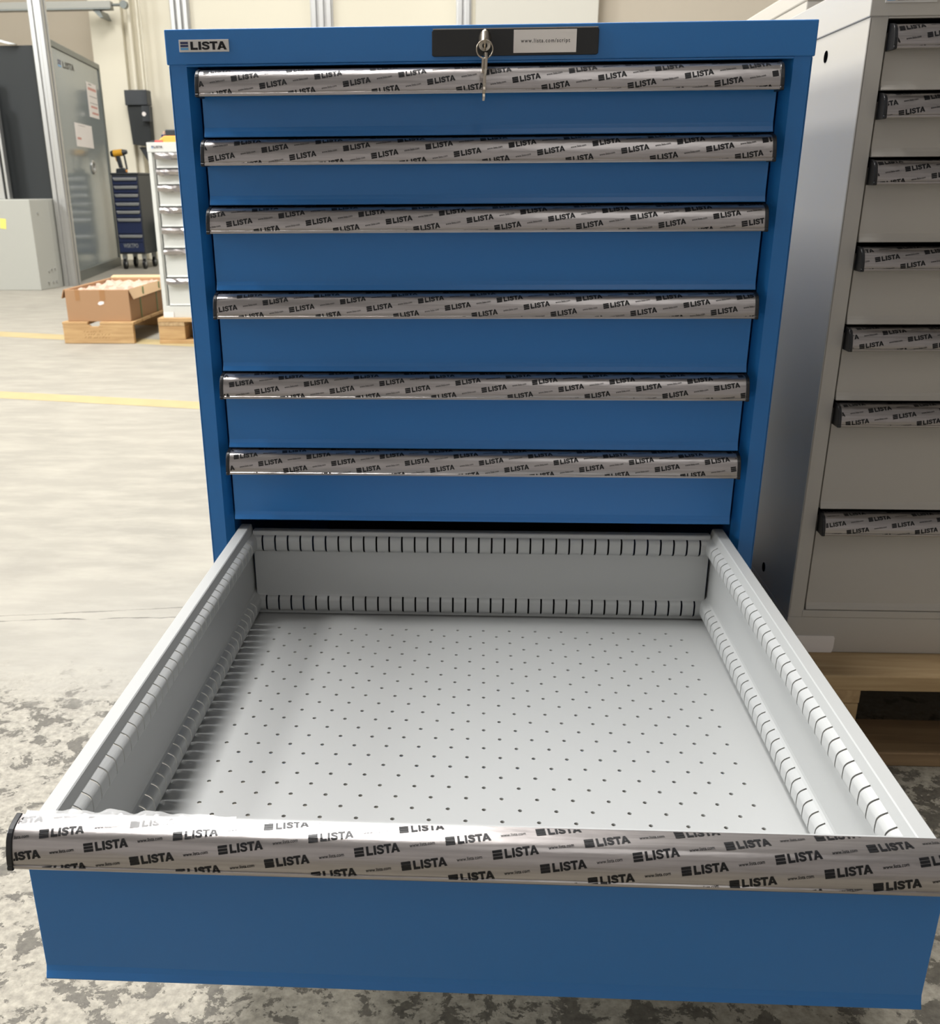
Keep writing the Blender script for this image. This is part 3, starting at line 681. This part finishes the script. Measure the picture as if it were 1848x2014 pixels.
def drill():
    t = thing('cordless_drill', 'yellow and black cordless drill standing on the tool trolley', 'drill', (-3.640, 9.36, 0.9252))
    bm = bmesh.new(); cyl(bm, (-0.055, 0, 0.180), (0.035, 0, 0.190), 0.034, 0.032, 16); obj('motor_housing', bm, 'yellow', t, smooth=50)
    bm = bmesh.new(); cyl(bm, (0.034, 0, 0.190), (0.080, 0, 0.195), 0.030, 0.018, 16); cyl(bm, (-0.085, 0, 0.177), (-0.055, 0, 0.180), 0.026, 0.034, 16); obj('chuck', bm, 'charcoal', t, smooth=50)
    bm = bmesh.new(); prism(bm, [(-0.038, 0.158), (0.002, 0.160), (0.022, 0.050), (-0.014, 0.046)], 'y', -0.020, 0.020); obj('grip', bm, 'charcoal', t, bevel=0.006)
    bm = bmesh.new(); prism(bm, [(-0.045, 0.150), (-0.030, 0.152), (-0.035, 0.105)], 'y', -0.012, 0.012); obj('trigger', bm, 'yellow', t, bevel=0.002)
    bm = bmesh.new(); prism(bm, [(-0.045, 0.0), (0.055, 0.0), (0.055, 0.028), (0.030, 0.048), (-0.040, 0.040)], 'y', -0.032, 0.032); bt = obj('battery', bm, 'charcoal', t, bevel=0.004)
    boxobj('battery_latch', (0.030, 0.062, -0.02, 0.02, 0.006, 0.030), 'orange', bt, bevel=0.004)
    bm = bmesh.new(); prism(bm, [(0.040, 0.165), (0.055, 0.165), (0.070, 0.035), (0.055, 0.030)], 'y', -0.010, 0.010); obj('side_handle', bm, 'charcoal', t, bevel=0.003)
drill()
def green_bin():
    t = thing('waste_bin', 'dark green bin on the floor behind the tool trolley', 'bin', (-3.36, 9.95, 0))
    bm = bmesh.new(); A = [(-0.13, -0.14), (0.13, -0.14), (0.13, 0.14), (-0.13, 0.14)]
    lo = [bm.verts.new((x*0.86, y*0.86, 0)) for x, y in A]; hi = [bm.verts.new((x, y, 0.42)) for x, y in A]
    bm.faces.new(lo[::-1]); bm.faces.new(hi)
    for i in range(4): bm.faces.new((lo[i], lo[(i+1) % 4], hi[(i+1) % 4], hi[i]))
    obj('body', bm, 'green', t, bevel=0.012); boxobj('lid', (-0.142, 0.142, -0.152, 0.152, 0.4205, 0.45), 'charcoal', t, bevel=0.008)
green_bin()

def wall_box():
    t = thing('wall_cabinet', 'black electrical box mounted on the cream wall above the trolley', 'wall box', (-3.745, 10.55, 0))
    boxobj('upper_box', (-0.125, 0.120, -0.16, 0.0, 1.615, 1.765), 'charcoal', t, bevel=0.006)
    bm = bmesh.new(); prism(bm, [(-0.118, 1.612), (0.120, 1.612), (0.112, 1.20), (-0.095, 1.225)], 'y', -0.13, 0.0); obj('lower_box', bm, 'anthracite', t, bevel=0.006)
    boxobj('side_unit', (0.06, 0.145, -0.20, -0.132, 1.45, 1.605), 'charcoal', t, bevel=0.004)
    bm = bmesh.new(); cyl(bm, (0.085, -0.205, 1.525), (0.085, -0.2, 1.525), 0.022, n=16); obj('round_sticker', bm, 'paper', t)
    for x, r in ((-0.03, 0.022), (0.06, 0.014), (0.095, 0.008)):
        bm = bmesh.new(); cyl(bm, (x, -0.03, 1.765), (x, -0.03, 4.5), r, n=12); obj('conduit', bm, 'wall', t, smooth=50)
    bm = bmesh.new(); prism(bm, [(-0.055, 1.20), (0.09, 1.20), (0.075, 1.03), (0.045, 1.03)], 'y', -0.06, 0.0); obj('cable_bundle', bm, 'charcoal', t, bevel=0.01)
wall_box()

def top_items():
    zt = 1.0092
    t = thing('power_tool', 'orange and grey power tool lying on the white cabinet', 'tool', (-1.625, 4.33, zt))
    bm = bmesh.new(); prism(bm, [(-0.055, 0.0), (0.045, 0.0), (0.045, 0.026), (0.030, 0.034), (-0.030, 0.034), (-0.055, 0.016)], 'y', -0.04, 0.04); obj('body', bm, 'orange', t, bevel=0.004)
    boxobj('battery', (-0.022, 0.030, -0.034, 0.034, 0.0345, 0.064), 'charcoal', t, bevel=0.004)
    t2 = thing('pliers', 'red handled tool lying on the white cabinet beside the orange one', 'tool', (-1.695, 4.30, zt))
    bm = bmesh.new(); cyl(bm, (-0.012, 0.0, 0.007), (0.030, 0.03, 0.007), 0.0065, n=10); cyl(bm, (-0.012, 0.0, 0.007), (0.034, -0.01, 0.007), 0.0065, n=10); obj('grip', bm, 'red', t2, smooth=50)
    bm = bmesh.new(); prism(bm, [(-0.010, 0.0), (-0.036, 0.001), (-0.034, 0.010), (-0.010, 0.014)], 'y', -0.008, 0.008); obj('jaw', bm, 'charcoal', t2, bevel=0.002)
    t3 = thing('spray_bottle', 'small clear and blue bottle standing on the far white cabinet', 'bottle', (-1.688, 4.42, zt))
    bm = bmesh.new(); cyl(bm, (0, 0, 0), (0, 0, 0.045), 0.017, n=14); obj('body', bm, 'ink_blue', t3, smooth=50)
    bm = bmesh.new(); cyl(bm, (0, 0, 0.0452), (0, 0, 0.062), 0.008, n=12); obj('cap', bm, 'pink', t3, smooth=50)
top_items()

def booth():
    # machine housing: chamfered light grey base, dark upper panel, light frame
    t = thing('machine_housing', 'light grey machine base with dark upper panel at the left edge', 'machine', (-3.9, 7.3, 0))
    bm = bmesh.new(); prism(bm, [(-0.75, -0.204), (0.256, -0.204), (0.300, 0.06), (0.300, 0.30), (-0.75, 0.30)], 'z', 0.0, 0.706); obj('base', bm, 'machine', t, bevel=0.004)
    boxobj('dark_panel', (-0.70, 0.270, 0.24, 0.28, 0.7062, 1.862), 'anthracite', t)
    bm = bmesh.new(); box(bm, -0.60, -0.075, 0.10, 0.16, 0.7062, 1.60); box(bm, -0.052, -0.030, 0.09, 0.15, 0.7062, 1.42); o = obj('frame_strip', bm, 'alu', t, bevel=0.004)
    bm = bmesh.new(); prism(bm, [(-0.70, 2.09), (0.16, 1.866), (0.10, 1.866), (-0.70, 2.06)], 'y', 0.19, 0.23); obj('slanted_bar', bm, 'alu', t)
    for x, y, z in ((0.272, -0.11, 0.60), (0.280, -0.06, 0.14), (0.287, -0.02, 0.15), (0.295, 0.03, 0.155), (0.279, -0.09, 0.055), (0.287, -0.02, 0.05), (0.295, 0.03, 0.05)):
        bm = bmesh.new(); cyl(bm, (x-0.004, y, z), (x+0.006, y-0.001, z), 0.009, n=10); obj('rivet', bm, 'alu', t)
    p = boxobj('sticky_note', (-0.050, 0.0, -0.0012, 0.0, 0.0, 0.078), 'note'); p.location = (-3.865, 7.0955, 0.482); p.rotation_euler = (0, 0.12, 0); tag(p, 'yellow sticky note on the light grey machine base', 'note')
    # aluminium profile post
    t2 = thing('aluminium_post', 'tall silver aluminium profile post in front of the grey door', 'post', (-3.535, 7.50, 0))
    boxobj('core', (-0.047, 0.047, -0.047, 0.047, 0, 3.6), 'alu', t2)
    for x in (-0.034, 0.034):
        boxobj('profile_rib', (x-0.019, x+0.019, -0.058, -0.047, 0, 3.6), 'alu', t2, bevel=0.004); 
    for y in (-0.030, 0.030):
        boxobj('profile_rib', (0.047, 0.058, y-0.017, y+0.017, 0, 3.6), 'alu', t2, bevel=0.004)
    # grey door leaf standing open, seen at a slant
    A = Vector((-3.600, 7.66, 0)); B = Vector((-3.914, 9.80, 0)); L = (B-A).length; ang = math.atan2(B.y-A.y, B.x-A.x); H = 1.95
    t3 = thing('door_leaf', 'open blue-grey door with logo and two papers stuck to it', 'door', A, ang)
    boxobj('panel', (0.05, L-0.05, -0.006, 0.010, 0.075, H-0.055), 'door', t3)
    for nm, b in (('stile', (0, 0.11, -0.016, 0.02, 0.0, H)), ('stile', (L-0.06, L, -0.016, 0.02, 0.0, H)), ('rail', (0.11, L-0.06, -0.016, 0.02, H-0.05, H)), ('rail', (0.11, L-0.06, -0.016, 0.02, 0.0, 0.09))):
        boxobj(nm, b, 'door_frame', t3, bevel=0.004)
    flat_print('logo_lettering', LISTA, (L*0.285, -0.0066, 1.768), (L*0.20/LISTA_W, 0, 0.004), (0, 0, 0.055), 'ink', t3)
    for k, mt in enumerate(('ink_sky', 'ink_blue', 'ink_blue')): flat_print('logo_bar', rect(0, 1, 0, 1), (L*0.205, -0.0066, 1.768+0.020*k), (L*0.055, 0, 0), (0, 0, 0.014), mt, t3)
    bm = bmesh.new(); torus(bm, (0, 0, 0), 0.05, 0.016, (0, 1, 0), 24, 8); bmesh.ops.scale(bm, vec=(1.2, 0.8, 1.0), verts=bm.verts); h = obj('recessed_handle', bm, 'alu', t3, (L*0.62, -0.010, 0.975), smooth=60)
    bm = bmesh.new(); cyl(bm, (0.055, -0.018, H-0.025), (0.055, -0.030, H-0.025), 0.022, n=14); obj('corner_cap', bm, 'white', t3); 
    bm = bmesh.new(); cyl(bm, (0.055, -0.018, 0.06), (0.055, -0.030, 0.06), 0.022, n=14); obj('corner_cap', bm, 'white', t3)
    def sheet(label, s0, s1, z0, z1, rows):
        o = boxobj('paper_sheet', (0, L*(s1-s0), -0.0008, 0, 0, z1-z0), 'paper'); d = (B-A).normalized(); n = Vector((d.y, -d.x, 0))
        o.location = A + d*L*s0 + n*0.0072 + Vector((0, 0, z0)); o.rotation_euler = (0, 0, ang); tag(o, label, 'paper')
        for a, b, c, e in rows: flat_print('printed_band', rect(a, b, c, e), (0, -0.0012, 0), (L*(s1-s0), 0, 0), (0, 0, z1-z0), M['redprint'] if e-c > 0.03 else M['ink_grey'], o)
    M['redprint'] = pbr('red_print', (204, 150, 140), 0.7)
    sheet('white and red notice high on the grey door', 0.68, 0.885, 1.43, 1.74, [(0.12, 0.95, 0.78, 0.86), (0.2, 0.95, 0.60, 0.615), (0.2, 0.95, 0.41, 0.425), (0.25, 0.9, 0.28, 0.34), (0.3, 0.95, 0.10, 0.16), (0.2, 0.5, 0.93, 0.955)])
    sheet('plain white sheet of paper taped mid-height on the grey door', 0.36, 0.69, 1.145, 1.345, [(0.08, 0.3, 0.3, 0.4), (0.2, 0.6, 0.9, 0.915)])
    # overhead rail of the sliding gear
    t4 = thing('overhead_track', 'grey horizontal track with pulley along the top left', 'track', (-4.4, 10.30, 2.555))
    boxobj('track_beam', (-2.5, 0.53, -0.05, 0.05, -0.034, 0.034), 'machine', t4, bevel=0.006)
    boxobj('track_lip', (-2.5, 0.53, -0.065, 0.05, -0.045, -0.0345), 'door_frame', t4)
    bm = bmesh.new(); cyl(bm, (0.66, -0.03, 0.0), (0.66, 0.03, 0.0), 0.038, n=20); cyl(bm, (0.53, 0, 0), (0.66, 0, 0), 0.014, n=10); obj('pulley', bm, 'door_frame', t4, smooth=40)
    bm = bmesh.new(); prism(bm, [(0.33, -0.046), (0.40, -0.046), (0.43, -0.115), (0.395, -0.115)], 'y', -0.02, 0.24); obj('bracket', bm, 'door_frame', t4)
booth()
